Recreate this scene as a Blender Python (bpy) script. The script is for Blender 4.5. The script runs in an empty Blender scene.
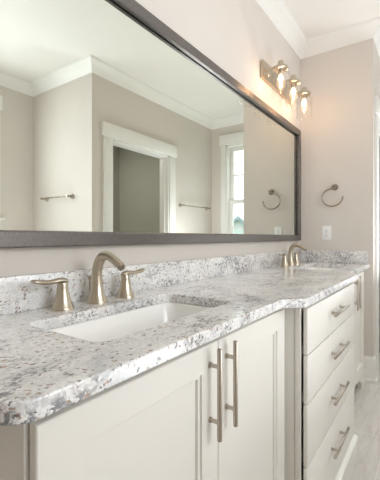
import bpy, bmesh, math, random
from mathutils import Vector, Matrix
random.seed(7)
C = bpy.context.scene
PI = math.pi

# ------------------------------------------------------------------ camera
cam_d = bpy.data.cameras.new('camera')
cam = bpy.data.objects.new('camera', cam_d)
C.collection.objects.link(cam)
cam_d.sensor_fit = 'HORIZONTAL'
cam_d.sensor_width = 36.0
cam_d.lens = 348.7 / 380.0 * 36.0
cam_d.shift_y = -2.75 / 380.0
cam_d.clip_start = 0.02
cam.location = (0, -0.96, 1.1147)
cam.rotation_euler = (PI / 2, 0, math.radians(35.19) - PI / 2)
C.camera = cam

# ------------------------------------------------------------------ world, lights, exposure
world = bpy.data.worlds.new('world')
C.world = world
world.use_nodes = True
wn = world.node_tree
bg = wn.nodes['Background']
bg.inputs[0].default_value = (0.93, 0.97, 1.0, 1)
bg.inputs[1].default_value = 3.2


def area(name, loc, target, sx, sy, watts, col):
    d = bpy.data.lights.new(name, 'AREA')
    d.shape = 'RECTANGLE'
    d.size, d.size_y = sx, sy
    d.energy = watts
    d.color = col
    o = bpy.data.objects.new(name, d)
    C.collection.objects.link(o)
    o.location = loc
    o.rotation_euler = (Vector(target) - Vector(loc)).to_track_quat('-Z', 'Y').to_euler()
    return o


area('extra_daylight_back', (0.95, -2.84, 1.86), (1.3, 0, 1.0), 1.45, 1.08, 46, (0.92, 0.95, 1.0))  # area lamp added outside the back window to strengthen its daylight
area('bounce_fill', (1.25, -1.75, 0.5), (1.35, -1.6, 2.76), 0.9, 0.9, 18, (0.925, 0.955, 1.0))  # added upward lamp, out of view, lifts the room via the ceiling
area('alcove_fill', (3.3, -1.15, 0.75), (3.3, -1.15, 2.76), 0.5, 0.5, 19, (0.93, 0.955, 1.0))  # second unseen uplight, added to brighten the alcove
area('extra_window_light', (5.1, -1.1, 3.3), (3.6, -1.1, 1.0), 1.4, 1.2, 90, (0.92, 0.965, 1.0))  # added lamp high outside, hidden from the mirror, brightens the alcove
area('room_beyond_fill', (3.0, -3.0, 2.70), (3.0, -3.0, 0), 0.5, 0.5, 18, (1.0, 0.98, 0.95))  # no fixture known here; added to lift the room past the door

C.view_settings.view_transform = 'Standard'
C.view_settings.look = 'None'
C.view_settings.gamma = 1.0
C.view_settings.use_curve_mapping = False
C.view_settings.exposure = -0.10
try:
    C.cycles.diffuse_bounces = 8
    C.cycles.max_bounces = 14
    C.cycles.transparent_max_bounces = 16
    C.cycles.caustics_reflective = True
    C.cycles.caustics_refractive = False
except Exception:
    pass

# ------------------------------------------------------------------ materials


def srgb(r, g, b):
    f = lambda c: (c / 12.92 if c <= 0.04045 else ((c + 0.055) / 1.055) ** 2.4)
    return (f(r / 255), f(g / 255), f(b / 255), 1)


def new_mat(name):
    m = bpy.data.materials.new(name)
    m.use_nodes = True
    nt = m.node_tree
    return m, nt, nt.nodes['Principled BSDF']


def N(nt, typ, **kw):
    n = nt.nodes.new(typ)
    for k, v in kw.items():
        setattr(n, k, v)
    return n


def coords(nt, scale=(1, 1, 1), rot=(0, 0, 0)):
    g = N(nt, 'ShaderNodeNewGeometry')
    mp = N(nt, 'ShaderNodeMapping')
    mp.inputs['Scale'].default_value = scale
    mp.inputs['Rotation'].default_value = rot
    nt.links.new(g.outputs['Position'], mp.inputs['Vector'])
    return mp.outputs['Vector']


def noise(nt, vec, scale, detail=4, rough=0.55, dist=0.0):
    n = N(nt, 'ShaderNodeTexNoise')
    n.inputs['Scale'].default_value = scale
    n.inputs['Detail'].default_value = detail
    n.inputs['Roughness'].default_value = rough
    n.inputs['Distortion'].default_value = dist
    nt.links.new(vec, n.inputs['Vector'])
    return n.outputs['Fac']


def ramp(nt, fac, stops):
    r = N(nt, 'ShaderNodeValToRGB')
    el = r.color_ramp.elements
    while len(el) < len(stops):
        el.new(0.5)
    for e, (p, c) in zip(el, stops):
        e.position = p
        e.color = c if len(c) == 4 else (*c, 1)
    nt.links.new(fac, r.inputs['Fac'])
    return r.outputs['Color']


def mix(nt, fac, a, b, blend='MIX'):
    m = N(nt, 'ShaderNodeMix', data_type='RGBA', blend_type=blend)
    for sock, v in ((m.inputs[0], fac), (m.inputs[6], a), (m.inputs[7], b)):
        if isinstance(v, (int, float)):
            sock.default_value = v
        elif isinstance(v, tuple):
            sock.default_value = v if len(v) == 4 else (*v, 1)
        else:
            nt.links.new(v, sock)
    return m.outputs[2]


def math_n(nt, op, a, b=None):
    m = N(nt, 'ShaderNodeMath', operation=op)
    for i, v in enumerate((a, b)):
        if v is None:
            continue
        if isinstance(v, (int, float)):
            m.inputs[i].default_value = v
        else:
            nt.links.new(v, m.inputs[i])
    return m.outputs[0]


def bump(nt, b, height, strength, dist):
    bp = N(nt, 'ShaderNodeBump')
    bp.inputs['Strength'].default_value = strength
    bp.inputs['Distance'].default_value = dist
    nt.links.new(height, bp.inputs['Height'])
    nt.links.new(bp.outputs['Normal'], b.inputs['Normal'])


def paint(name, col, rough=0.5, tex=0.0, spec=0.5):
    m, nt, b = new_mat(name)
    v = coords(nt)
    f = noise(nt, v, 1.7, 3)
    c2 = tuple(c * 0.965 for c in col[:3]) + (1,)
    nt.links.new(ramp(nt, f, [(0.35, c2), (0.65, col)]), b.inputs['Base Color'])
    b.inputs['Roughness'].default_value = rough
    b.inputs['Specular IOR Level'].default_value = spec
    if tex:
        bump(nt, b, noise(nt, v, 260, 3), tex, 0.001)
    return m


def metal(name, col, rough, streak=(40, 40, 700)):
    m, nt, b = new_mat(name)
    v = coords(nt, streak)
    f = noise(nt, v, 1.0, 3)
    c2 = tuple(c * 0.9 for c in col[:3]) + (1,)
    nt.links.new(ramp(nt, f, [(0.3, c2), (0.7, col)]), b.inputs['Base Color'])
    b.inputs['Metallic'].default_value = 1.0
    rr = N(nt, 'ShaderNodeMapRange')
    rr.inputs['To Min'].default_value = rough * 0.85
    rr.inputs['To Max'].default_value = rough * 1.2
    nt.links.new(f, rr.inputs['Value'])
    nt.links.new(rr.outputs[0], b.inputs['Roughness'])
    return m


def glass(name, tint=(1, 1, 1), gloss=0.55, ior=1.45):
    m = bpy.data.materials.new(name)
    m.use_nodes = True
    nt = m.node_tree
    nt.nodes.remove(nt.nodes['Principled BSDF'])
    out = nt.nodes['Material Output']
    t = N(nt, 'ShaderNodeBsdfTransparent')
    t.inputs[0].default_value = (*tint, 1)
    g = N(nt, 'ShaderNodeBsdfGlossy')
    g.inputs['Roughness'].default_value = 0.03
    fr = N(nt, 'ShaderNodeLayerWeight')
    fr.inputs['Blend'].default_value = 0.5
    k = math_n(nt, 'ADD', math_n(nt, 'MULTIPLY', math_n(nt, 'POWER', fr.outputs['Facing'], 3.0), gloss), 0.03)
    ms = N(nt, 'ShaderNodeMixShader')
    nt.links.new(k, ms.inputs[0])
    nt.links.new(t.outputs[0], ms.inputs[1])
    nt.links.new(g.outputs[0], ms.inputs[2])
    nt.links.new(ms.outputs[0], out.inputs['Surface'])
    return m


def lit_glass(name, col, strength):
    m = bpy.data.materials.new(name)
    m.use_nodes = True
    nt = m.node_tree
    nt.nodes.remove(nt.nodes['Principled BSDF'])
    t = N(nt, 'ShaderNodeBsdfTransparent')
    e = N(nt, 'ShaderNodeEmission')
    e.inputs[0].default_value = (*col, 1)
    e.inputs[1].default_value = strength
    ms = N(nt, 'ShaderNodeMixShader')
    ms.inputs[0].default_value = 0.28
    nt.links.new(t.outputs[0], ms.inputs[1])
    nt.links.new(e.outputs[0], ms.inputs[2])
    nt.links.new(ms.outputs[0], nt.nodes['Material Output'].inputs['Surface'])
    return m


def emit(name, col, strength):
    m, nt, b = new_mat(name)
    b.inputs['Base Color'].default_value = (0.8, 0.7, 0.5, 1)
    b.inputs['Emission Color'].default_value = (*col, 1)
    b.inputs['Emission Strength'].default_value = strength
    return m


def granite(name):
    m, nt, b = new_mat(name)
    v = coords(nt)

    def warped(amount, scale, src):
        n = N(nt, 'ShaderNodeTexNoise')
        n.inputs['Scale'].default_value = scale
        n.inputs['Detail'].default_value = 3
        nt.links.new(src, n.inputs['Vector'])
        c = N(nt, 'ShaderNodeVectorMath', operation='SUBTRACT')
        nt.links.new(n.outputs['Color'], c.inputs[0])
        c.inputs[1].default_value = (0.5, 0.5, 0.5)
        k = N(nt, 'ShaderNodeVectorMath', operation='SCALE')
        nt.links.new(c.outputs[0], k.inputs[0])
        k.inputs['Scale'].default_value = amount
        a = N(nt, 'ShaderNodeVectorMath', operation='ADD')
        nt.links.new(src, a.inputs[0])
        nt.links.new(k.outputs[0], a.inputs[1])
        return a.outputs[0]
    vs = coords(nt, (0.8, 1.25, 1.0), (0.3, 0.2, 0.5))
    w1 = warped(0.022, 110, vs)
    w2 = warped(0.020, 110, coords(nt, (1, 1, 1), (1.1, 0.4, 0.2)))
    # pale ground with soft cool clouds
    base = ramp(nt, noise(nt, v, 8, 5, 0.6, 0.6), [(0.30, srgb(212, 213, 216)), (0.46, srgb(234, 233, 232)), (0.68, srgb(243, 242, 240))])
    fine = ramp(nt, noise(nt, v, 60, 6, 0.7, 0.5), [(0.47, (0, 0, 0)), (0.58, (1, 1, 1))])
    base = mix(nt, math_n(nt, 'MULTIPLY', fine, 0.26), base, srgb(178, 176, 176))
    vfine = ramp(nt, noise(nt, v, 150, 4, 0.7, 0.4), [(0.52, (0, 0, 0)), (0.62, (1, 1, 1))])
    base = mix(nt, math_n(nt, 'MULTIPLY', vfine, 0.36), base, srgb(150, 148, 150))
    # blue grey drifts gathered in patches
    patch = ramp(nt, noise(nt, vs, 5.5, 4, 0.6, 1.2), [(0.45, (0, 0, 0)), (0.62, (1, 1, 1))])
    grain = ramp(nt, noise(nt, vs, 64, 6, 0.74, 0.7), [(0.48, (0, 0, 0)), (0.56, (1, 1, 1))])
    col = mix(nt, math_n(nt, 'MULTIPLY', math_n(nt, 'MULTIPLY', patch, grain), 0.76), base, srgb(92, 93, 101))
    # dark crystals
    vo = N(nt, 'ShaderNodeTexVoronoi')
    vo.inputs['Scale'].default_value = 140
    nt.links.new(w1, vo.inputs['Vector'])
    sep = N(nt, 'ShaderNodeSeparateColor')
    nt.links.new(vo.outputs['Color'], sep.inputs[0])
    near = ramp(nt, vo.outputs['Distance'], [(0.38, (1, 1, 1)), (0.58, (0, 0, 0))])
    pick = ramp(nt, math_n(nt, 'ADD', sep.outputs[0], math_n(nt, 'MULTIPLY', patch, 0.16)), [(0.90, (0, 0, 0)), (0.95, (1, 1, 1))])
    col = mix(nt, math_n(nt, 'MULTIPLY', math_n(nt, 'MULTIPLY', near, pick), 0.8), col, srgb(84, 82, 86))
    # brown and rust flecks
    vb = N(nt, 'ShaderNodeTexVoronoi')
    vb.inputs['Scale'].default_value = 112
    nt.links.new(w2, vb.inputs['Vector'])
    sb = N(nt, 'ShaderNodeSeparateColor')
    nt.links.new(vb.outputs['Color'], sb.inputs[0])
    nb = ramp(nt, vb.outputs['Distance'], [(0.30, (1, 1, 1)), (0.55, (0, 0, 0))])
    pb = ramp(nt, sb.outputs[1], [(0.865, (0, 0, 0)), (0.895, (1, 1, 1))])
    brown = mix(nt, sb.outputs[2], srgb(118, 86, 66), srgb(176, 146, 124))
    col = mix(nt, math_n(nt, 'MULTIPLY', math_n(nt, 'MULTIPLY', nb, pb), 0.8), col, brown)
    nt.links.new(col, b.inputs['Base Color'])
    b.inputs['Roughness'].default_value = 0.16
    return m


def tile_floor(name):
    m, nt, b = new_mat(name)
    g = N(nt, 'ShaderNodeNewGeometry')
    mp = N(nt, 'ShaderNodeMapping')
    mp.inputs['Location'].default_value = (-1.823 + 0.747 * 4, 0.732 + 0.373 * 8, 0)
    nt.links.new(g.outputs['Position'], mp.inputs['Vector'])
    br = N(nt, 'ShaderNodeTexBrick')
    br.offset = 0.5
    br.inputs['Scale'].default_value = 1.0
    br.inputs['Brick Width'].default_value = 0.747
    br.inputs['Row Height'].default_value = 0.373
    br.inputs['Mortar Size'].default_value = 0.0022
    br.inputs['Mortar Smooth'].default_value = 0.1
    br.inputs['Color1'].default_value = (0.35, 0.35, 0.35, 1)
    br.inputs['Color2'].default_value = (0.65, 0.65, 0.65, 1)
    nt.links.new(mp.outputs[0], br.inputs['Vector'])
    st = noise(nt, coords(nt, (2.2, 15, 1), (0, 0, 0.22)), 1.6, 6, 0.62, 1.1)
    cl = noise(nt, coords(nt), 5, 4, 0.6, 0.6)
    a = ramp(nt, st, [(0.25, srgb(182, 175, 168)), (0.5, srgb(206, 201, 195)), (0.75, srgb(218, 214, 209))])
    a = mix(nt, math_n(nt, 'MULTIPLY', cl, 0.35), a, srgb(182, 176, 172))
    a = mix(nt, 0.10, a, br.outputs['Color'])
    a = mix(nt, br.outputs['Fac'], a, srgb(216, 212, 206))
    nt.links.new(a, b.inputs['Base Color'])
    b.inputs['Roughness'].default_value = 0.42
    inv = math_n(nt, 'SUBTRACT', 1.0, br.outputs['Fac'])
    bump(nt, b, inv, 0.3, 0.002)
    return m


M = {}
M['wall'] = paint('greige wall paint', srgb(216, 209, 202), 0.62, 0.05, 0.3)
M['ceil'] = paint('flat ceiling paint', srgb(236, 234, 229), 0.8, 0.03, 0.2)
M['trim'] = paint('white trim paint', srgb(236, 235, 231), 0.38, 0, 0.5)
M['cab'] = paint('warm white cabinet lacquer', srgb(226, 223, 216), 0.42, 0, 0.4)
M['cab_in'] = paint('cabinet interior', srgb(150, 145, 138), 0.7)
M['granite'] = granite('white granite with grey drifts')
M['porcelain'] = paint('white porcelain', srgb(240, 239, 236), 0.12, 0, 0.6)
M['nickel'] = metal('brushed champagne nickel', srgb(200, 189, 171), 0.29)
M['pull'] = metal('satin nickel', srgb(194, 185, 174), 0.30)
M['chrome'] = metal('brushed nickel hardware', srgb(170, 160, 146), 0.27)
M['frame'] = None
m, nt, b = new_mat('taupe brushed frame finish')
fv = noise(nt, coords(nt, (420, 30, 60)), 1.0, 3)
nt.links.new(ramp(nt, fv, [(0.3, srgb(106, 102, 100)), (0.7, srgb(130, 125, 122))]), b.inputs['Base Color'])
b.inputs['Metallic'].default_value = 0.8
b.inputs['Roughness'].default_value = 0.33
M['frame'] = m
m, nt, b = new_mat('mirror silvering')
nt.links.new(ramp(nt, noise(nt, coords(nt), 2, 2), [(0, (0.775, 0.805, 0.75)), (1, (0.785, 0.815, 0.76))]), b.inputs['Base Color'])
b.inputs['Metallic'].default_value = 1.0
b.inputs['Roughness'].default_value = 0.0
M['mirror'] = m
M['plastic'] = paint('white plastic', srgb(240, 240, 240), 0.35)
M['slot'] = paint('dark slot', srgb(70, 68, 66), 0.6)
M['jar'] = glass('clear jar glass', (0.99, 0.99, 0.985), 0.35)
M['pane'] = glass('window glass', (0.97, 0.985, 0.98), 0.5)
M['bulb'] = lit_glass('lit bulb glass', (1.0, 0.70, 0.42), 1.6)
M['glow'] = emit('glowing filament', (1.0, 0.58, 0.30), 125)
M['glow_soft'] = emit('glowing filament, dimmer', (1.0, 0.64, 0.36), 50)
M['floor'] = tile_floor('grey stone tile')
M['backroom'] = paint('grey green paint', srgb(176, 176, 166), 0.7)
M['charcoal'] = paint('charcoal closet shade', srgb(84, 80, 77), 0.35)  # dark tone put in for the unlit closet interior
M['grass'] = paint('lawn', srgb(150, 166, 130), 0.9)
M['roof'] = paint('blue grey shingles', srgb(140, 156, 164), 0.85)
M['siding'] = paint('pale siding', srgb(196, 206, 208), 0.8)
M['leaf'] = paint('leaf green', srgb(140, 172, 84), 0.8)
M['bark'] = paint('bark', srgb(96, 82, 68), 0.9)
M['darkglass'] = paint('dark house window', srgb(70, 84, 92), 0.2)

# ------------------------------------------------------------------ mesh helpers


def link(o):
    C.collection.objects.link(o)
    return o


def thing(name, label, cat, loc=(0, 0, 0), group=None):
    o = link(bpy.data.objects.new(name, None))
    o.empty_display_size = 0.05
    o.location = loc
    o['label'] = label
    o['category'] = cat
    if group:
        o['group'] = group
    return o


def root_loc(p):
    v = Vector((0, 0, 0))
    while p:
        v += p.location
        p = p.parent
    return v


def obj(name, bm, mat, parent=None, origin=None, angle=38):
    """link bm (world coordinates) as ONE mesh object"""
    off = root_loc(parent) if parent else Vector(origin or (0, 0, 0))
    bmesh.ops.translate(bm, verts=bm.verts, vec=-off)
    bmesh.ops.recalc_face_normals(bm, faces=bm.faces)
    me = bpy.data.meshes.new(name)
    bm.to_mesh(me)
    bm.free()
    for p in me.polygons:
        p.use_smooth = True
    try:
        me.set_sharp_from_angle(angle=math.radians(angle))
    except Exception:
        pass
    me.materials.append(mat)
    o = link(bpy.data.objects.new(name, me))
    if parent:
        o.parent = parent
    elif origin:
        o.location = origin
    return o


def tag(o, label, cat, group=None):
    o['label'] = label
    o['category'] = cat
    if group:
        o['group'] = group
    return o


def struct(name, bm, mat, parent=None, origin=None):
    o = obj(name, bm, mat, parent, origin)
    if not parent:
        o['kind'] = 'structure'
    return o


def BM():
    return bmesh.new()


def absorb(bm, tmp, mat4=None):
    me = bpy.data.meshes.new('tmp')
    tmp.to_mesh(me)
    tmp.free()
    if mat4 is not None:
        me.transform(mat4)
    bm.from_mesh(me)
    bpy.data.meshes.remove(me)


def box(bm, lo, hi, bev=0.0, seg=2):
    lo = Vector(lo)
    hi = Vector(hi)
    a = Vector((min(lo.x, hi.x), min(lo.y, hi.y), min(lo.z, hi.z)))
    z = Vector((max(lo.x, hi.x), max(lo.y, hi.y), max(lo.z, hi.z)))
    t = BM()
    bmesh.ops.create_cube(t, size=1.0)
    for v in t.verts:
        v.co = Vector(((a.x + z.x) / 2 + v.co.x * (z.x - a.x), (a.y + z.y) / 2 + v.co.y * (z.y - a.y), (a.z + z.z) / 2 + v.co.z * (z.z - a.z)))
    if bev:
        bmesh.ops.bevel(t, geom=list(t.edges), offset=bev, segments=seg, profile=0.5, affect='EDGES')
    absorb(bm, t)
    return bm


def lathe(bm, prof, mat4=None, seg=32, closed=True, sx=1.0, sy=1.0):
    """prof = [(radius, height)...] about local z"""
    t = BM()
    rings = []
    for r, z in prof:
        if r < 1e-6:
            rings.append([t.verts.new((0, 0, z))])
        else:
            rings.append([t.verts.new((r * sx * math.cos(2 * PI * k / seg), r * sy * math.sin(2 * PI * k / seg), z)) for k in range(seg)])
    for A, B in zip(rings, rings[1:]):
        for k in range(seg):
            k2 = (k + 1) % seg
            if len(A) == 1 and len(B) == 1:
                continue
            if len(A) == 1:
                t.faces.new((A[0], B[k], B[k2]))
            elif len(B) == 1:
                t.faces.new((A[k], A[k2], B[0]))
            else:
                t.faces.new((A[k], A[k2], B[k2], B[k]))
    absorb(bm, t, mat4)
    return bm


def tube(bm, pts, radii, seg=16, flat=1.0, up=None, cap=True):
    """round tube through pts; radii one per point; flat scales the second axis"""
    pts = [Vector(p) for p in pts]
    if isinstance(radii, (int, float)):
        radii = [radii] * len(pts)
    rings = []
    prev = None
    for i, p in enumerate(pts):
        if i == 0:
            d = pts[1] - pts[0]
        elif i == len(pts) - 1:
            d = pts[-1] - pts[-2]
        else:
            d = (pts[i + 1] - p).normalized() + (p - pts[i - 1]).normalized()
        d.normalize()
        ref = up or prev or (Vector((0, 0, 1)) if abs(d.z) < 0.9 else Vector((1, 0, 0)))
        ref = Vector(ref)
        a = (ref - d * ref.dot(d))
        a.normalize()
        b2 = d.cross(a)
        if up is None:
            prev = a
        r = radii[i]
        rr = r if isinstance(r, tuple) else (r * flat, r)
        rings.append([bm.verts.new(p + a * rr[0] * math.cos(2 * PI * k / seg) + b2 * rr[1] * math.sin(2 * PI * k / seg)) for k in range(seg)])
    for A, B in zip(rings, rings[1:]):
        for k in range(seg):
            k2 = (k + 1) % seg
            bm.faces.new((A[k], A[k2], B[k2], B[k]))
    if cap:
        bm.faces.new(rings[0][::-1])
        bm.faces.new(rings[-1])
    return bm


def smooth_path(ctrl, n=8):
    """Catmull-Rom through ctrl (tuples of any length)"""
    out = []
    P = [ctrl[0]] + list(ctrl) + [ctrl[-1]]
    for i in range(1, len(P) - 2):
        for k in range(n):
            t = k / n
            out.append(tuple(0.5 * (2 * b + (c - a) * t + (2 * a - 5 * b + 4 * c - d) * t * t + (-a + 3 * b - 3 * c + d) * t ** 3)
                             for a, b, c, d in zip(P[i - 1], P[i], P[i + 1], P[i + 2])))
    out.append(tuple(ctrl[-1]))
    return out


def rounded(poly, radii, seg=6):
    """round the corners of a 2D polygon"""
    out = []
    n = len(poly)
    for i in range(n):
        p0, p, p1 = Vector(poly[i - 1]), Vector(poly[i]), Vector(poly[(i + 1) % n])
        r = radii[i] if isinstance(radii, (list, tuple)) else radii
        if r <= 0:
            out.append((p.x, p.y))
            continue
        a = (p0 - p).normalized()
        c = (p1 - p).normalized()
        ang = a.angle(c)
        d = r / math.tan(ang / 2)
        s, e = p + a * d, p + c * d
        cen = p + (a + c).normalized() * (r / math.sin(ang / 2))
        v0, v1 = s - cen, e - cen
        a0 = math.atan2(v0.y, v0.x)
        da = math.atan2(v1.y, v1.x) - a0
        while da > PI:
            da -= 2 * PI
        while da < -PI:
            da += 2 * PI
        for k in range(seg + 1):
            th = a0 + da * k / seg
            out.append((cen.x + r * math.cos(th), cen.y + r * math.sin(th)))
    return out


def slab(bm, outer, z0, z1, holes=(), bev=0.003):
    """flat slab from a 2D outline with holes; the top edge is eased"""
    t = BM()
    loops = []
    edges = []
    for L in [outer] + list(holes):
        vs = [t.verts.new((x, y, z1)) for x, y in L]
        loops.append(vs)
        for i in range(len(vs)):
            edges.append(t.edges.new((vs[i - 1], vs[i])))
    bmesh.ops.triangle_fill(t, edges=edges, use_beauty=True)
    top = list(t.faces)
    r = bmesh.ops.extrude_face_region(t, geom=top)
    nv = [g for g in r['geom'] if isinstance(g, bmesh.types.BMVert)]
    bmesh.ops.translate(t, verts=nv, vec=(0, 0, z0 - z1))
    t.normal_update()
    bmesh.ops.recalc_face_normals(t, faces=t.faces)
    if bev:
        es = [e for e in t.edges if len(e.link_faces) == 2 and abs(e.link_faces[0].normal.z) + abs(e.link_faces[1].normal.z) < 1.2
              and abs(abs(e.link_faces[0].normal.z) - abs(e.link_faces[1].normal.z)) > 0.8]
        bmesh.ops.bevel(t, geom=es, offset=bev, segments=2, profile=0.5, affect='EDGES')
    absorb(bm, t)
    return bm


def prism(bm, outline, f, d0, d1):
    """extrude a 2D outline between d0 and d1; f(u, v, d) -> xyz"""
    A = [bm.verts.new(f(u, v, d0)) for u, v in outline]
    B = [bm.verts.new(f(u, v, d1)) for u, v in outline]
    n = len(A)
    for i in range(n):
        j = (i + 1) % n
        bm.faces.new((A[i], A[j], B[j], B[i]))
    fa = bm.faces.new(A[::-1])
    fb = bm.faces.new(B)
    bm.normal_update()
    bmesh.ops.triangulate(bm, faces=[fa, fb])
    return bm


def sweep(bm, path, prof, closed=False):
    """moulding: the room lies on the right of the path; prof = [(off wall, z)]"""
    P = [Vector(p) for p in path]
    n = len(P)
    rows = []
    for i in range(n):
        segs = []
        if i > 0 or closed:
            d = (P[i] - P[i - 1]).normalized()
            segs.append(Vector((d.y, -d.x)))
        if i < n - 1 or closed:
            d = (P[(i + 1) % n] - P[i]).normalized()
            segs.append(Vector((d.y, -d.x)))
        off = segs[0] if len(segs) == 1 else (segs[0] + segs[1]) / (1 + segs[0].dot(segs[1]))
        rows.append([bm.verts.new((P[i].x + off.x * o, P[i].y + off.y * o, z)) for o, z in prof])
    m_ = len(prof)
    for i in range(n if closed else n - 1):
        A, B = rows[i], rows[(i + 1) % n]
        for k in range(m_):
            k2 = (k + 1) % m_
            bm.faces.new((A[k], A[k2], B[k2], B[k]))
    if not closed:
        bm.faces.new(rows[0][::-1])
        bm.faces.new(rows[-1])
    return bm


# ------------------------------------------------------------------ room shell
ZC = 2.76          # ceiling
XE = 3.02          # end wall
YS = -0.564        # end of the stub wall, face of the closet wall
XW = 4.262         # window wall
YD = -1.688        # wall with the door
XR = 2.134         # return wall
YB = -2.672        # back wall
XL = -1.6          # left wall
T = 0.12

struct('floor', box(BM(), (XL - T, YB - T - 0.9, -0.08), (XW + T, T, 0)), M['floor'])
struct('ceiling', box(BM(), (XL - T, YB - T - 0.9, ZC), (XW + T, T, ZC + 0.08)), M['ceil'])
struct('wall_mirror', box(BM(), (XL - T, 0, 0), (XW + T, T, ZC)), M['wall'])
struct('wall_end', box(BM(), (XE, YS, 0), (XE + T, 0, ZC)), M['wall'])
struct('wall_left', box(BM(), (XL - T, YB - T, 0), (XL, 0, ZC)), M['wall'])
# closet wall with its opening
cx0, cx1, cz = 3.205, 3.98, 2.075
bm = BM()
box(bm, (XE + T, YS, 0), (cx0, YS + T, ZC))
box(bm, (cx1, YS, 0), (XW, YS + T, ZC))
box(bm, (cx0, YS, cz), (cx1, YS + T, ZC))
struct('wall_closet', bm, M['wall'])
# window wall
wy0, wy1, wz0, wz1 = -1.45, -0.802, 0.86, 2.395
bm = BM()
box(bm, (XW, YD - T, 0), (XW + T, wy0, ZC))
box(bm, (XW, wy1, 0), (XW + T, T, ZC))
box(bm, (XW, wy0, 0), (XW + T, wy1, wz0))
box(bm, (XW, wy0, wz1), (XW + T, wy1, ZC))
struct('wall_window', bm, M['wall'])
# door wall
dx0, dx1, dz = 2.372, 3.285, 2.085
bm = BM()
box(bm, (XR, YD - T, 0), (dx0, YD, ZC))
box(bm, (dx1, YD - T, 0), (XW, YD, ZC))
box(bm, (dx0, YD - T, dz), (dx1, YD, ZC))
struct('wall_door', bm, M['wall'])
struct('wall_return', box(BM(), (XR, YB - T - 0.9, 0), (XR + T, YD - T, ZC)), M['wall'])
# back wall
bx0, bx1, bz0, bz1 = 0.22, 1.685, 1.31, 2.40
bm = BM()
box(bm, (XL, YB - T, 0), (bx0, YB, ZC))
box(bm, (bx1, YB - T, 0), (XR, YB, ZC))
box(bm, (bx0, YB - T, 0), (bx1, YB, bz0))
box(bm, (bx0, YB - T, bz1), (bx1, YB, ZC))
struct('wall_back', bm, M['wall'])
# the dim room beyond the door
bm = BM()
box(bm, (XR + T, YB - T - 0.9, 0), (XW, YB - 0.9, ZC))
struct('wall_beyond_door', bm, M['backroom'])
struct('wall_beyond_side', box(BM(), (XW, YB - T - 0.9, 0), (XW + T, YD - T, ZC)), M['backroom'])

# crown moulding, one run round the room
crown = [(0, 2.655), (0.006, 2.655), (0.009, 2.661), (0.015, 2.668), (0.022, 2.680), (0.031, 2.695), (0.042, 2.709), (0.055, 2.722),
         (0.068, 2.733), (0.078, 2.741), (0.083, 2.748), (0.084, 2.756), (0.088, 2.757), (0.088, ZC), (0, ZC)]
room = [(XL, 0), (XE, 0), (XE, YS), (XW, YS), (XW, YD), (XR, YD), (XR, YB), (XL, YB)]
struct('trim_1', sweep(BM(), room, crown, True), M['trim'])
basep = [(0, 0), (0.026, 0), (0.026, 0.012), (0.018, 0.020), (0.016, 0.022), (0.016, 0.165), (0.011, 0.178), (0.007, 0.187), (0, 0.187)]
for nm, path in (('end', [(XE, -0.497), (XE, YS), (3.072, YS)]),
                 ('closet', [(cx1 + 0.13, YS), (XW, YS), (XW, YD), (dx1 + 0.125, YD)]),
                 ('return', [(dx0 - 0.125, YD), (XR, YD), (XR, YB), (XL, YB), (XL, 0), (0.2, 0)])):
    struct('baseboard_' + nm, sweep(BM(), path, basep), M['trim'])


# doors: casing, header, jamb
def doorway(name, f, u0, u1, z1, cw=0.115, hd=0.135):
    """f(u, d, z): d is the distance into the room"""
    root = link(bpy.data.objects.new(name, None))
    root['kind'] = 'structure'

    def bx(bm, u, v, w, U, V, W, bev=0.002):
        return box(bm, f(u, v, w), f(U, V, W), bev)
    for a, b_ in ((u0 - cw + 0.006, u0 + 0.006), (u1 - 0.006, u1 + cw - 0.006)):
        obj('side_casing', bx(BM(), a, 0, 0, b_, 0.019, z1), M['trim'], root)
    obj('header', bx(BM(), u0 - cw - 0.012, 0, z1, u1 + cw + 0.012, 0.026, z1 + hd), M['trim'], root)
    bm = BM()
    bx(bm, u0, -T - 0.01, 0, u0 + 0.02, 0.004, z1, 0.001)
    bx(bm, u1 - 0.02, -T - 0.01, 0, u1, 0.004, z1, 0.001)
    bx(bm, u0, -T - 0.01, z1 - 0.02, u1, 0.004, z1, 0.001)
    bx(bm, u0 + 0.02, -T + 0.035, 0, u0 + 0.032, -0.045, z1 - 0.02, 0.001)
    bx(bm, u1 - 0.032, -T + 0.035, 0, u1 - 0.02, -0.045, z1 - 0.02, 0.001)
    obj('jamb', bm, M['trim'], root)
    return root


doorway('door_1', lambda u, d, z: (u, YD + d, z), dx0, dx1, dz + 0.008)
d2 = doorway('door_2', lambda u, d, z: (u, YS - d, z), cx0, cx1, cz + 0.018)

shade_slab = obj('slab', box(BM(), (cx0 + 0.022, YS + 0.045, 0.008), (cx1 - 0.022, YS + 0.085, cz - 0.004), 0.002), M['charcoal'], d2)  # dark panel added across the opening in place of the closet's shade

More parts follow.
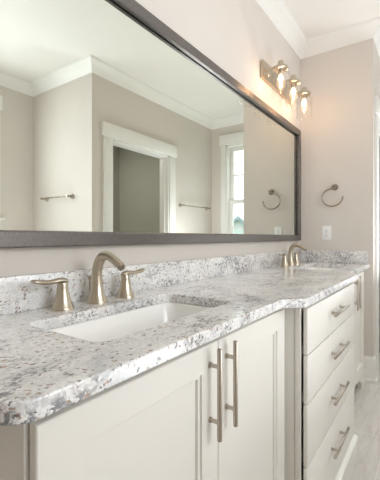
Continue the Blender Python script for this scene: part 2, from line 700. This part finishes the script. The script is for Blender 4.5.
def window(name, f, u0, u1, z0, z1, cw, hd, meet, muntins, wide=1):
    """f(u, d, z): d > 0 into the room; a double hung window per bay"""
    root = link(bpy.data.objects.new(name, None))
    root['kind'] = 'structure'

    def bx(bm, u, v, w, U, V, W, bev=0.0015):
        return box(bm, f(u, v, w), f(U, V, W), bev)
    for a, b_ in ((u0 - cw, u0), (u1, u1 + cw)):
        obj('side_casing', bx(BM(), a, 0, z0, b_, 0.019, z1), M['trim'], root)
    obj('header', bx(BM(), u0 - cw - 0.018, 0, z1, u1 + cw + 0.018, 0.028, z1 + hd), M['trim'], root)
    obj('stool', bx(BM(), u0 - cw - 0.03, -0.05, z0 - 0.022, u1 + cw + 0.03, 0.05, z0, 0.004), M['trim'], root)
    obj('apron', bx(BM(), u0 - cw, 0, z0 - 0.11, u1 + cw, 0.017, z0 - 0.022), M['trim'], root)
    bm = BM()
    bx(bm, u0 - 0.001, -T, z0, u0 + 0.02, 0.002, z1)
    bx(bm, u1 - 0.02, -T, z0, u1 + 0.001, 0.002, z1)
    bx(bm, u0, -T, z1 - 0.02, u1, 0.002, z1)
    bx(bm, u0, -T, z0, u1, -0.03, z0 + 0.02)
    obj('jamb', bm, M['trim'], root)
    w = (u1 - u0 - 0.04) / wide
    for k in range(wide):
        a, b_ = u0 + 0.02 + w * k, u0 + 0.02 + w * (k + 1)
        for lo, hi, d in ((meet, z1 - 0.02, -0.085), (z0 + 0.02, meet + 0.055, -0.055)):
            bm = BM()
            bx(bm, a, d - 0.03, lo, a + 0.05, d, hi)
            bx(bm, b_ - 0.05, d - 0.03, lo, b_, d, hi)
            bx(bm, a + 0.05, d - 0.03, lo, b_ - 0.05, d, lo + 0.055)
            bx(bm, a + 0.05, d - 0.03, hi - 0.055, b_ - 0.05, d, hi)
            s = obj('sash', bm, M['trim'], root)
            for mz in muntins:
                if lo < mz < hi:
                    obj('muntin', bx(BM(), a + 0.05, d - 0.024, mz - 0.009, b_ - 0.05, d - 0.006, mz + 0.009), M['trim'], s)
            obj('pane', box(BM(), f(a + 0.045, d - 0.017, lo + 0.05), f(b_ - 0.045, d - 0.013, hi - 0.05)), M['pane'], s)
    return root


window('window_1', lambda u, d, z: (XW - d, u, z), wy0, wy1, wz0, wz1, 0.077, 0.14, 1.582, (1.98, 1.25))
window('window_2', lambda u, d, z: (u, YB + d, z), bx0, bx1, bz0, bz1, 0.088, 0.145, 1.84, (2.13, 1.58), 2)

# ------------------------------------------------------------------ vanity cabinets
YDF = 0.4453 - 0.96      # face of the sink base doors
YFF = YDF + 0.0215        # their face frame
YRF = 0.372 - 0.96      # face of the drawers
YRR = YRF + 0.024
ZT = 0.877


def bar_pull(parent, name, p, axis, length, half):
    """p = centre on the face; the bar stands 27 mm off the face towards -y"""
    x, y, z = p
    ax = Vector((1, 0, 0)) if axis == 'x' else Vector((0, 0, 1))
    c = Vector((x, y - 0.027, z))
    bm = BM()
    e = ax * (length / 2)
    tube(bm, [c - e, c - e * 0.99, c + e * 0.99, c + e], [0.0052, 0.0062, 0.0062, 0.0052], 16)
    h = obj(name, bm, M['pull'], parent)
    for s in (-1, 1):
        q = c + ax * half * s
        bm = BM()
        tube(bm, [Vector((q.x, y + 0.001, q.z)), Vector((q.x, y - 0.003, q.z)), Vector((q.x, y - 0.0031, q.z)), q], [0.0075, 0.0075, 0.0052, 0.0052], 14)
        obj('post', bm, M['pull'], h)
    return h


def shaker_door(parent, x0, x1, z0, z1, y):
    """five piece door: frame with a stepped inner bead and a recessed panel"""
    st, rt, th = 0.073, 0.062, 0.0165
    bm = BM()
    t = BM()

    def ring(ins_x, ins_z, yy):
        return [t.verts.new((x0 + ins_x, yy, z0 + ins_z)), t.verts.new((x1 - ins_x, yy, z0 + ins_z)),
                t.verts.new((x1 - ins_x, yy, z1 - ins_z)), t.verts.new((x0 + ins_x, yy, z1 - ins_z))]
    rows = [ring(0, 0, y + th), ring(0, 0, y + 0.002), ring(0.002, 0.002, y), ring(st, rt, y), ring(st + 0.0015, rt + 0.0015, y + 0.005),
            ring(st + 0.009, rt + 0.009, y + 0.006), ring(st + 0.011, rt + 0.011, y + 0.012)]
    for A, B in zip(rows, rows[1:]):
        for k in range(4):
            t.faces.new((A[k], A[(k + 1) % 4], B[(k + 1) % 4], B[k]))
    t.faces.new(rows[0])
    t.faces.new(rows[-1])
    absorb(bm, t)
    return obj('door', bm, M['cab'], parent, angle=20)


def valance(x0, x1, y0, y1, ztop, foot, rise, w=0.30):
    """base rail with bracket feet and an arch between"""
    pts = [(x0, 0), (x0 + foot, 0)]
    xa, xb = x0 + foot, x1 - foot
    w = min(w, (xb - xa) / 2 - 0.002)
    for k in range(1, 11):
        a = PI / 2 * k / 10
        pts.append((xa + w * (1 - math.cos(a)), rise * math.sin(a)))
    for k in range(0, 11):
        a = PI / 2 * (1 - k / 10)
        pts.append((xb - w * (1 - math.cos(a)), rise * math.sin(a)))
    pts += [(x1, 0), (x1, ztop), (x0, ztop)]
    return prism(BM(), pts, lambda u, v, d: (u, d, v), y0, y1)


def sink_base(label, x0, x1, doors, stile_to=None):
    mid = (doors[0][0] + doors[-1][1]) / 2
    t = thing('sink_cabinet', label, 'cabinet', (mid, YFF, 0))
    bm = BM()
    xs1 = x1
    ft = 0.019
    box(bm, (x0 + 0.003, YFF + ft + 0.002, 0.0), (x0 + 0.021, -0.002, ZT), 0.0008)
    box(bm, (xs1 - 0.021, YFF + ft + 0.002, 0.0), (xs1 - 0.003, -0.002, ZT), 0.0008)
    box(bm, (x0 + 0.021, YFF + ft + 0.002, 0.11), (xs1 - 0.021, -0.002, 0.128))
    box(bm, (x0 + 0.021, -0.008, 0.128), (xs1 - 0.021, -0.002, ZT))
    obj('carcass', bm, M['cab'], t)
    bm = BM()
    box(bm, (x0, YFF, 0.113), (x0 + 0.018, YFF + ft, ZT), 0.001)
    box(bm, (x0 + 0.017, YFF + 0.026, 0.113), (x0 + 0.05, YFF + 0.045, ZT), 0.001)
    box(bm, (doors[-1][1] - 0.02, YFF, 0.113), (xs1, YFF + ft, ZT), 0.001)
    box(bm, (x0 + 0.05, YFF, 0.835), (doors[-1][1] - 0.02, YFF + ft, ZT), 0.001)
    box(bm, (mid - 0.02, YFF, 0.113), (mid + 0.02, YFF + ft, 0.835), 0.001)
    obj('face_frame', bm, M['cab'], t)
    obj('base_rail', valance(x0, xs1, YDF + 0.001, YFF + 0.010, 0.113, 0.177, 0.103), M['cab'], t)
    obj('toe_board', box(BM(), (x0 + 0.021, YFF + 0.05, 0), (xs1 - 0.021, YFF + 0.064, 0.109)), M['cab'], t)
    for k, (a, b_) in enumerate(doors):
        d = shaker_door(t, a, b_, 0.118, 0.8565, YDF)
        px = b_ - 0.0385 if k == 0 else a + 0.0385
        bar_pull(d, 'pull', (px, YDF, 0.741), 'z', 0.218, 0.066)
    return t


sink_base('pale two door sink cabinet nearest the viewer, tall bar pulls, below the foreground basin',
          0.262, 1.243, [(0.268, 0.7535), (0.7565, 1.224)])
sink_base('narrow far sink cabinet against the end wall, arched base rail, beyond the drawer stack',
          2.152, 3.017, [(2.20, 2.5565), (2.5595, 2.918)])

# drawer stack
dr0, dr1 = 1.251, 2.122
t = thing('drawer_cabinet', 'projecting pale cabinet of four stacked drawers with horizontal bar pulls, between the two sink cabinets', 'cabinet', (1.69, YRR, 0))
bm = BM()
x0, x1 = 1.245, 2.150
box(bm, (x0 + 0.003, YRR + 0.021, 0), (x0 + 0.021, -0.002, ZT), 0.0008)
box(bm, (x1 - 0.021, YRR + 0.021, 0), (x1 - 0.003, -0.002, ZT), 0.0008)
box(bm, (x0 + 0.021, -0.008, 0.06), (x1 - 0.021, -0.002, ZT))
box(bm, (x0 + 0.021, YRR + 0.021, 0.06), (x1 - 0.021, -0.008, 0.078))
obj('carcass', bm, M['cab'], t)
bm = BM()
box(bm, (x0, YRR, 0), (x0 + 0.018, YRR + 0.019, ZT), 0.001)
box(bm, (x0 + 0.017, YRR + 0.026, 0), (x0 + 0.06, YRR + 0.045, ZT), 0.001)
box(bm, (x1 - 0.045, YRR, 0), (x1, YRR + 0.019, ZT), 0.001)
for a, b_ in ((0.84, ZT), (0.675, 0.712), (0.50, 0.534), (0.275, 0.31), (0.0, 0.09)):
    box(bm, (x0 + 0.06, YRR, a), (x1 - 0.045, YRR + 0.019, b_), 0.001)
obj('face_frame', bm, M['cab'], t)
for (a, b_), pz in zip(((0.6960, 0.8600), (0.5185, 0.6910), (0.2945, 0.5135), (0.020, 0.2895)), (0.785, 0.608, 0.414, 0.191)):
    d = obj('drawer', box(BM(), (dr0, YRF, a), (dr1, YRF + 0.015, b_), 0.002), M['cab'], t)
    bar_pull(d, 'pull', (1.682, YRF, pz), 'x', 0.278, 0.080)
bm = BM()
prof = [(YRR, 0.0), (-0.606, 0.0), (-0.6055, 0.006), (-0.602, 0.011), (-0.596, 0.014), (YRF - 0.0004, 0.015), (YRF + 0.003, 0.0152), (YRF + 0.003, 0.0185), (YRR, 0.0185)]
prism(bm, prof, lambda u, v, d: (d, u, v), x0, 2.122)
obj('base_moulding', bm, M['trim'], t)

# ------------------------------------------------------------------ granite
ZG = 0.907
YC0, YC1 = -0.5405, -0.604
xl = 0.217


def rrect(a, b_, c, d, r):
    return rounded([(a, c), (b_, c), (b_, d), (a, d)], r, 6)


near_hole = rrect(0.457, 1.008, -0.42, -0.150, 0.028)
far_hole = rrect(2.285, 2.835, -0.42, -0.150, 0.028)
outline = rounded([(xl, -0.002), (xl, YC0), (1.125, YC0), (1.185, YC1), (2.175, YC1), (2.235, YC0), (XE - 0.001, YC0), (XE - 0.001, -0.002)],
                  [0, 0.045, 0.05, 0.035, 0.035, 0.05, 0, 0], 8)
o = obj('countertop', slab(BM(), outline, ZG - 0.03, ZG, (near_hole, far_hole), 0.003), M['granite'], None, (1.6, -0.3, ZG - 0.03), 15)
tag(o, 'long speckled white and grey granite worktop with a stepped front edge and two sink cutouts', 'countertop')
bm = BM()
box(bm, (xl, -0.0215, ZG), (XE - 0.0225, -0.0015, ZG + 0.101), 0.0025)
o = obj('backsplash', bm, M['granite'], None, (1.6, -0.01, ZG))
tag(o, 'long low granite upstand running along the wall under the mirror', 'backsplash')
bm = BM()
box(bm, (XE - 0.0215, -0.529, ZG), (XE - 0.0015, -0.0015, ZG + 0.101), 0.0025)
o = obj('backsplash', bm, M['granite'], None, (XE - 0.01, -0.27, ZG))
tag(o, 'short granite upstand on the end wall below the power outlet', 'backsplash')


# ------------------------------------------------------------------ sinks
def sink(label, a, b_, c, d):
    t = thing('sink', label, 'sink', ((a + b_) / 2, (c + d) / 2, 0.74))
    bm = BM()
    rings = []
    zt = ZG - 0.031
    spec = [(-0.024, zt - 0.012, 0.05), (-0.024, zt, 0.05), (0.003, zt, 0.030), (0.006, zt - 0.006, 0.032), (0.014, zt - 0.05, 0.04), (0.028, zt - 0.105, 0.055),
            (0.045, zt - 0.128, 0.06), (0.075, zt - 0.136, 0.05)]
    for ins, z, r in spec:
        rings.append([bm.verts.new((x, y, z)) for x, y in rounded([(a + ins, c + ins), (b_ - ins, c + ins), (b_ - ins, d - ins), (a + ins, d - ins)], r, 6)])
    for A, B in zip(rings, rings[1:]):
        n = len(A)
        for k in range(n):
            bm.faces.new((A[k], A[(k + 1) % n], B[(k + 1) % n], B[k]))
    bm.faces.new(rings[-1])
    obj('basin', bm, M['porcelain'], t, angle=60)
    mx, my = (a + b_) / 2, (c + d) / 2
    bm = BM()
    lathe(bm, [(0.024, 0.0005), (0.024, 0.003), (0.019, 0.004), (0.017, 0.001), (0.0, 0.001)], Matrix.Translation((mx, my, zt - 0.136)), 28)
    dr = obj('drain', bm, M['nickel'], t)
    bm = BM()
    lathe(bm, [(0.015, 0.002), (0.015, 0.007), (0.010, 0.009), (0, 0.009)], Matrix.Translation((mx, my, zt - 0.136)), 28)
    obj('stopper', bm, M['nickel'], dr)


sink('white rectangular undermount basin in the foreground of the granite worktop', 0.457, 1.008, -0.42, -0.150)
sink('white rectangular undermount basin at the far end, beside the end wall', 2.285, 2.835, -0.42, -0.150)


# ------------------------------------------------------------------ faucets
def faucet(label, x):
    y = -0.076
    t = thing('faucet', label, 'faucet', (x, y, ZG))
    bm = BM()
    prof = [(0.0, 0.0), (0.0345, 0.0), (0.0345, 0.004), (0.0330, 0.007), (0.0285, 0.017), (0.0245, 0.029), (0.0210, 0.043), (0.0186, 0.059), (0.0172, 0.078), (0.0165, 0.088)]
    lathe(bm, prof, Matrix.Translation((x, y, ZG)), 36)
    ctrl = [(y, 0.085, 0.0166), (y - 0.002, 0.105, 0.0162), (y - 0.010, 0.128, 0.0157), (y - 0.028, 0.147, 0.0150), (y - 0.052, 0.150, 0.0140),
            (y - 0.076, 0.140, 0.0130), (y - 0.096, 0.128, 0.0126), (y - 0.110, 0.119, 0.0125)]
    sp = smooth_path(ctrl, 7)
    tube(bm, [(x, a, ZG + b_) for a, b_, c in sp], [c for a, b_, c in sp], 24, 1.0, Vector((1, 0, 0)))
    s = obj('spout', bm, M['nickel'], t, angle=50)
    bm = BM()
    tip = Vector((x, y - 0.1095, ZG + 0.1185))
    dr = Vector((0, -0.78, -0.52)).normalized()
    tube(bm, [tip, tip + dr * 0.006, tip + dr * 0.0062], [0.0112, 0.0112, 0.006], 20)
    obj('aerator', bm, M['chrome'], s)
    bm = BM()
    lathe(bm, [(0.0, 0.0), (0.006, 0.0), (0.0058, 0.004), (0.0028, 0.006), (0.0028, 0.070), (0.0055, 0.073), (0.0065, 0.079), (0.0045, 0.084), (0, 0.085)],
          Matrix.Translation((x, y + 0.036, ZG)), 16)
    obj('lift_rod', bm, M['nickel'], t)
    for sg in (-1, 1):
        hx = x + sg * 0.125
        bm = BM()
        lathe(bm, [(0.0, 0.0), (0.0325, 0.0), (0.0325, 0.004), (0.0305, 0.007), (0.0255, 0.019), (0.0208, 0.034), (0.0173, 0.050), (0.0150, 0.064), (0.0148, 0.074), (0.0135, 0.077)],
              Matrix.Translation((hx, y, ZG)), 36)
        h = obj('handle', bm, M['nickel'], t)
        bm = BM()
        c2 = [(-0.012, 0.075, 0.008, 0.010), (-0.004, 0.081, 0.0085, 0.0138), (0.012, 0.0835, 0.0075, 0.0130), (0.034, 0.0815, 0.0064, 0.0105), (0.056, 0.082, 0.0064, 0.0118),
              (0.076, 0.0850, 0.0066, 0.0135), (0.090, 0.0880, 0.0055, 0.0110), (0.095, 0.0890, 0.0025, 0.0050)]
        pp = smooth_path(c2, 5)
        tube(bm, [(hx + sg * a, y, ZG + b_) for a, b_, r1, r2 in pp], [(r1, r2) for a, b_, r1, r2 in pp], 18, 1.0, Vector((0, 0, 1)))
        obj('lever', bm, M['nickel'], h, angle=70)


faucet('brushed nickel widespread faucet with curved spout and two levers behind the near basin', 0.738)
faucet('small looking brushed nickel faucet in the corner, behind the far basin', 2.552)

# ------------------------------------------------------------------ mirror
mx0, mx1, mz0, mz1 = 0.335, 2.938, 1.0865, 2.009
t = thing('framed_mirror', 'wide wall mirror in a dark taupe frame above the double vanity', 'mirror', ((mx0 + mx1) / 2, -0.005, mz0))
bm = BM()
fw = 0.047
prof = [(0.0, -0.002), (0.0, -0.032), (0.003, -0.035), (fw - 0.006, -0.035), (fw - 0.003, -0.0335), (fw, -0.030), (fw, -0.0165), (fw - 0.009, -0.0165), (fw - 0.009, -0.002)]
rows = []
for ux, uz, sx_, sz_ in ((mx0, mz0, 1, 1), (mx1, mz0, -1, 1), (mx1, mz1, -1, -1), (mx0, mz1, 1, -1)):
    rows.append([bm.verts.new((ux + sx_ * o_, yy, uz + sz_ * o_)) for o_, yy in prof])
for i in range(4):
    A, B = rows[i], rows[(i + 1) % 4]
    n = len(prof)
    for k in range(n):
        bm.faces.new((A[k], A[(k + 1) % n], B[(k + 1) % n], B[k]))
obj('frame', bm, M['frame'], t, angle=25)
bm = BM()
box(bm, (mx0 + fw - 0.0088, -0.011, mz0 + fw - 0.0088), (mx1 - fw + 0.0088, -0.004, mz1 - fw + 0.0088))
obj('mirror_glass', bm, M['mirror'], t)

# ------------------------------------------------------------------ vanity light
t = thing('vanity_light', 'three lamp nickel wall light with clear glass jar shades above the mirror', 'light fixture', (2.457, -0.002, 2.22))
obj('back_plate', box(BM(), (2.168, -0.026, 2.178), (2.770, -0.002, 2.295), 0.002), M['nickel'], t)
for k, lx in enumerate((2.208, 2.457, 2.706)):
    ly = -0.13
    bm = BM()
    pth = smooth_path([(-0.024, 2.238), (-0.05, 2.238), (-0.08, 2.240), (-0.105, 2.245), (-0.13, 2.246)], 5)
    tube(bm, [(lx, a, b_) for a, b_ in pth], 0.0065, 14)
    lathe(bm, [(0.0, 0.0), (0.017, 0.0), (0.017, 0.005), (0.010, 0.008), (0, 0.008)], Matrix.Translation((lx, -0.026, 2.238)) @ Matrix.Rotation(PI / 2, 4, 'X'), 20)
    obj('arm', bm, M['nickel'], t)
    bm = BM()
    lathe(bm, [(0.0, 0.0), (0.005, 0.0), (0.005, 0.012), (0.0085, 0.014), (0.0085, 0.021), (0.006, 0.024), (0, 0.024)],
          Matrix.Translation((lx + 0.0, -0.026, 2.198)) @ Matrix.Rotation(PI / 2, 4, 'X'), 14)
    obj('thumb_screw', bm, M['nickel'], t)
    bm = BM()
    lathe(bm, [(0.0, 2.208), (0.040, 2.208), (0.046, 2.210), (0.0475, 2.214), (0.0475, 2.224), (0.045, 2.228), (0.040, 2.232), (0.028, 2.238), (0.021, 2.242),
               (0.0195, 2.246), (0.0195, 2.262), (0.0165, 2.268), (0.010, 2.270), (0, 2.270)], Matrix.Translation((lx, ly, 0)), 32)
    cap = obj('cap', bm, M['nickel'], t)
    bm = BM()
    lathe(bm, [(0.0, 2.208), (0.018, 2.208), (0.018, 2.180), (0.0145, 2.176), (0, 2.176)], Matrix.Translation((lx, ly, 0)), 24)
    obj('socket', bm, M['nickel'], cap)
    bm = BM()
    lathe(bm, [(0.0410, 2.209), (0.0425, 2.200), (0.047, 2.193), (0.0545, 2.184), (0.058, 2.172), (0.0585, 2.155), (0.0585, 2.052), (0.0595, 2.041), (0.0605, 2.038),
               (0.0590, 2.035), (0.0565, 2.037), (0.0558, 2.050), (0.0558, 2.156), (0.0552, 2.171), (0.052, 2.181), (0.045, 2.190), (0.040, 2.198), (0.0385, 2.209)],
          Matrix.Translation((lx, ly, 0)), 40)
    obj('glass_shade', bm, M['jar'], t, angle=80)
    bm = BM()
    lathe(bm, [(0.0, 2.177), (0.0135, 2.176), (0.0155, 2.168), (0.022, 2.152), (0.0275, 2.136), (0.0285, 2.122), (0.0262, 2.108), (0.0205, 2.094), (0.0135, 2.082), (0.006, 2.074), (0, 2.072)],
          Matrix.Translation((lx, ly, 0)), 28)
    bl = obj('bulb', bm, M['bulb'], t, angle=80)
    bm = BM()
    lathe(bm, [(0.0, 2.176), (0.008, 2.172), (0.013, 2.160), (0.0145, 2.148), (0.011, 2.137), (0.005, 2.128), (0.0022, 2.116), (0.002, 2.096), (0, 2.092)],
          Matrix.Translation((lx, ly, 0)), 20)
    obj('filament', bm, M['glow_soft'] if k == 1 else M['glow'], bl, angle=80)


# ------------------------------------------------------------------ towel ring, towel bars, outlet
def wall_post(bm, base, out, length, r=1.0):
    """flared post from the wall point base along the unit vector out"""
    q = Vector((0, 0, 1)).rotation_difference(Vector(out)).to_matrix().to_4x4()
    L = length
    lathe(bm, [(0.0, 0.0), (0.025 * r, 0.0), (0.025 * r, 0.006), (0.023 * r, 0.009), (0.017 * r, 0.016), (0.012 * r, L * 0.45), (0.010 * r, L * 0.7), (0.011 * r, L - 0.012),
               (0.0125 * r, L - 0.006), (0.011 * r, L), (0, L)], Matrix.Translation(base) @ q, 28)
    return bm


ty, tz = -0.285, 1.524
t = thing('towel_ring', 'open nickel towel ring mounted on the end wall above the outlet', 'towel ring', (XE, ty, tz))
bm = wall_post(BM(), (XE, ty, tz), (-1, 0, 0), 0.046, 1.05)
obj('mount', bm, M['chrome'], t)
bm = BM()
pts = []
for k in range(49):
    a = math.radians(82 + 283 * k / 48)
    pts.append((XE - 0.036, -0.270 - 0.080 * math.cos(a), 1.438 + 0.071 * math.sin(a)))
tube(bm, pts, 0.0060, 14)
tube(bm, [(XE - 0.036, ty, tz), (XE - 0.036, ty + 0.001, tz - 0.012), (XE - 0.036, pts[0][1], pts[0][2])], [0.008, 0.0075, 0.0055], 14)
obj('ring', bm, M['chrome'], t)

oy, oz = -0.2185, 1.150
t = thing('power_outlet', 'white duplex power outlet on the end wall below the towel ring', 'outlet', (XE, oy, oz))
obj('cover_plate', box(BM(), (XE - 0.006, oy - 0.036, oz - 0.059), (XE - 0.0005, oy + 0.036, oz + 0.059), 0.003), M['plastic'], t)
for s in (-1, 1):
    zz = oz + s * 0.0195
    bm = BM()
    prism(bm, rounded([(oy - 0.017, zz - 0.0145), (oy + 0.017, zz - 0.0145), (oy + 0.017, zz + 0.0145), (oy - 0.017, zz + 0.0145)], 0.009, 5),
          lambda u, v, d: (d, u, v), XE - 0.0085, XE - 0.005)
    r_ = obj('receptacle', bm, M['plastic'], t)
    bm = BM()
    box(bm, (XE - 0.0088, oy - 0.0075, zz - 0.003), (XE - 0.0083, oy - 0.0055, zz + 0.006))
    box(bm, (XE - 0.0088, oy + 0.0055, zz - 0.003), (XE - 0.0083, oy + 0.0075, zz + 0.005))
    box(bm, (XE - 0.0088, oy - 0.0022, zz - 0.0105), (XE - 0.0083, oy + 0.0022, zz - 0.006))
    obj('slots', bm, M['slot'], r_)
bm = BM()
lathe(bm, [(0.0, 0.0), (0.0035, 0.0), (0.003, 0.0012), (0, 0.0014)], Matrix.Translation((XE - 0.006, oy, oz)) @ Matrix.Rotation(-PI / 2, 4, 'Y'), 12)
obj('screw', bm, M['chrome'], t)


def towel_bar(label, p, q, out):
    p, q, out = Vector(p), Vector(q), Vector(out)
    t = thing('towel_bar', label, 'towel bar', (p + q) / 2)
    d = (q - p).normalized()
    for b_ in (p, q):
        obj('post', wall_post(BM(), b_, out, 0.072), M['chrome'], t)
    bm = BM()
    e = out * 0.062
    tube(bm, [p + e - d * 0.012, p + e - d * 0.010, q + e + d * 0.010, q + e + d * 0.012], [0.006, 0.008, 0.008, 0.006], 16)
    obj('rail', bm, M['chrome'], t)


towel_bar('short nickel towel bar on the wall left of the doorway, seen in the mirror', (XR, -1.975, 1.515), (XR, -2.405, 1.515), (-1, 0, 0))
towel_bar('long nickel towel bar on the wall between doorway and window, seen in the mirror', (3.50, YD, 1.515), (4.11, YD, 1.515), (0, 1, 0))

# ------------------------------------------------------------------ outside the window
bm = BM()
box(bm, (5.2, -90, -3.6), (130, 70, -3.5))
o = struct('lawn', bm, M['grass'])


def house(label, c, w, dpt, eave, ridge, yaw, gable=True):
    """gable end faces the window; c is on the ground"""
    t = thing('house', label, 'house', c)
    R = Matrix.Translation(c) @ Matrix.Rotation(yaw, 4, 'Z')
    f = lambda u, v, d: R @ Vector((d, u, v))
    bm = BM()
    prism(bm, [(-w / 2, 0), (w / 2, 0), (w / 2, eave), (0, ridge), (-w / 2, eave)], f, 0, dpt)
    obj('walls', bm, M['siding'], t)
    bm = BM()
    sl = (ridge - eave) / (w / 2)
    o_ = 0.35
    prism(bm, [(-w / 2 - o_, eave - sl * o_), (0, ridge), (w / 2 + o_, eave - sl * o_), (w / 2 + o_, eave - sl * o_ + 0.3), (0, ridge + 0.3), (-w / 2 - o_, eave - sl * o_ + 0.3)],
          f, -0.4, dpt + 0.4)
    obj('roof', bm, M['roof'], t)
    for u in (-w * 0.22, w * 0.22):
        bm = BM()
        prism(bm, [(u - 0.5, eave * 0.45), (u + 0.5, eave * 0.45), (u + 0.5, eave * 0.75), (u - 0.5, eave * 0.75)], f, -0.03, 0.05)
        obj('window', bm, M['darkglass'], t)


house('pale gabled house with a small steep roof, seen through the window in the mirror', (25.2, -12.1, -3.5), 3.2, 6, 4.6, 6.05, -0.46)
house('larger blue grey roofed house behind the small gable, seen through the window in the mirror', (41.5, -16.5, -3.5), 14, 8, 5.0, 7.6, -0.46 + PI / 2 - 0.2)


def tree(label, c, h, r):
    t = thing('tree', label, 'tree', c)
    bm = BM()
    x, y, z = c
    tube(bm, [(x, y, z), (x + 0.1, y, z + h * 0.4), (x, y, z + h * 0.7)], [0.25, 0.18, 0.08], 10)
    obj('trunk', bm, M['bark'], t)
    bm = BM()
    for k in range(26):
        a, e = random.uniform(0, 2 * PI), random.uniform(-0.7, 1)
        rr = r * random.uniform(0.3, 0.8)
        p = Vector((x + rr * math.cos(a), y + rr * math.sin(a), z + h - r + e * r * 0.8))
        tmp = BM()
        bmesh.ops.create_icosphere(tmp, subdivisions=2, radius=r * random.uniform(0.28, 0.42))
        for v in tmp.verts:
            v.co *= random.uniform(0.85, 1.18)
            v.co += p
        absorb(bm, tmp)
    obj('foliage', bm, M['leaf'], t)


tree('yellow green tree beside the far house roof, seen through the window in the mirror', (36.0, -14.9, -3.5), 7.4, 1.9)
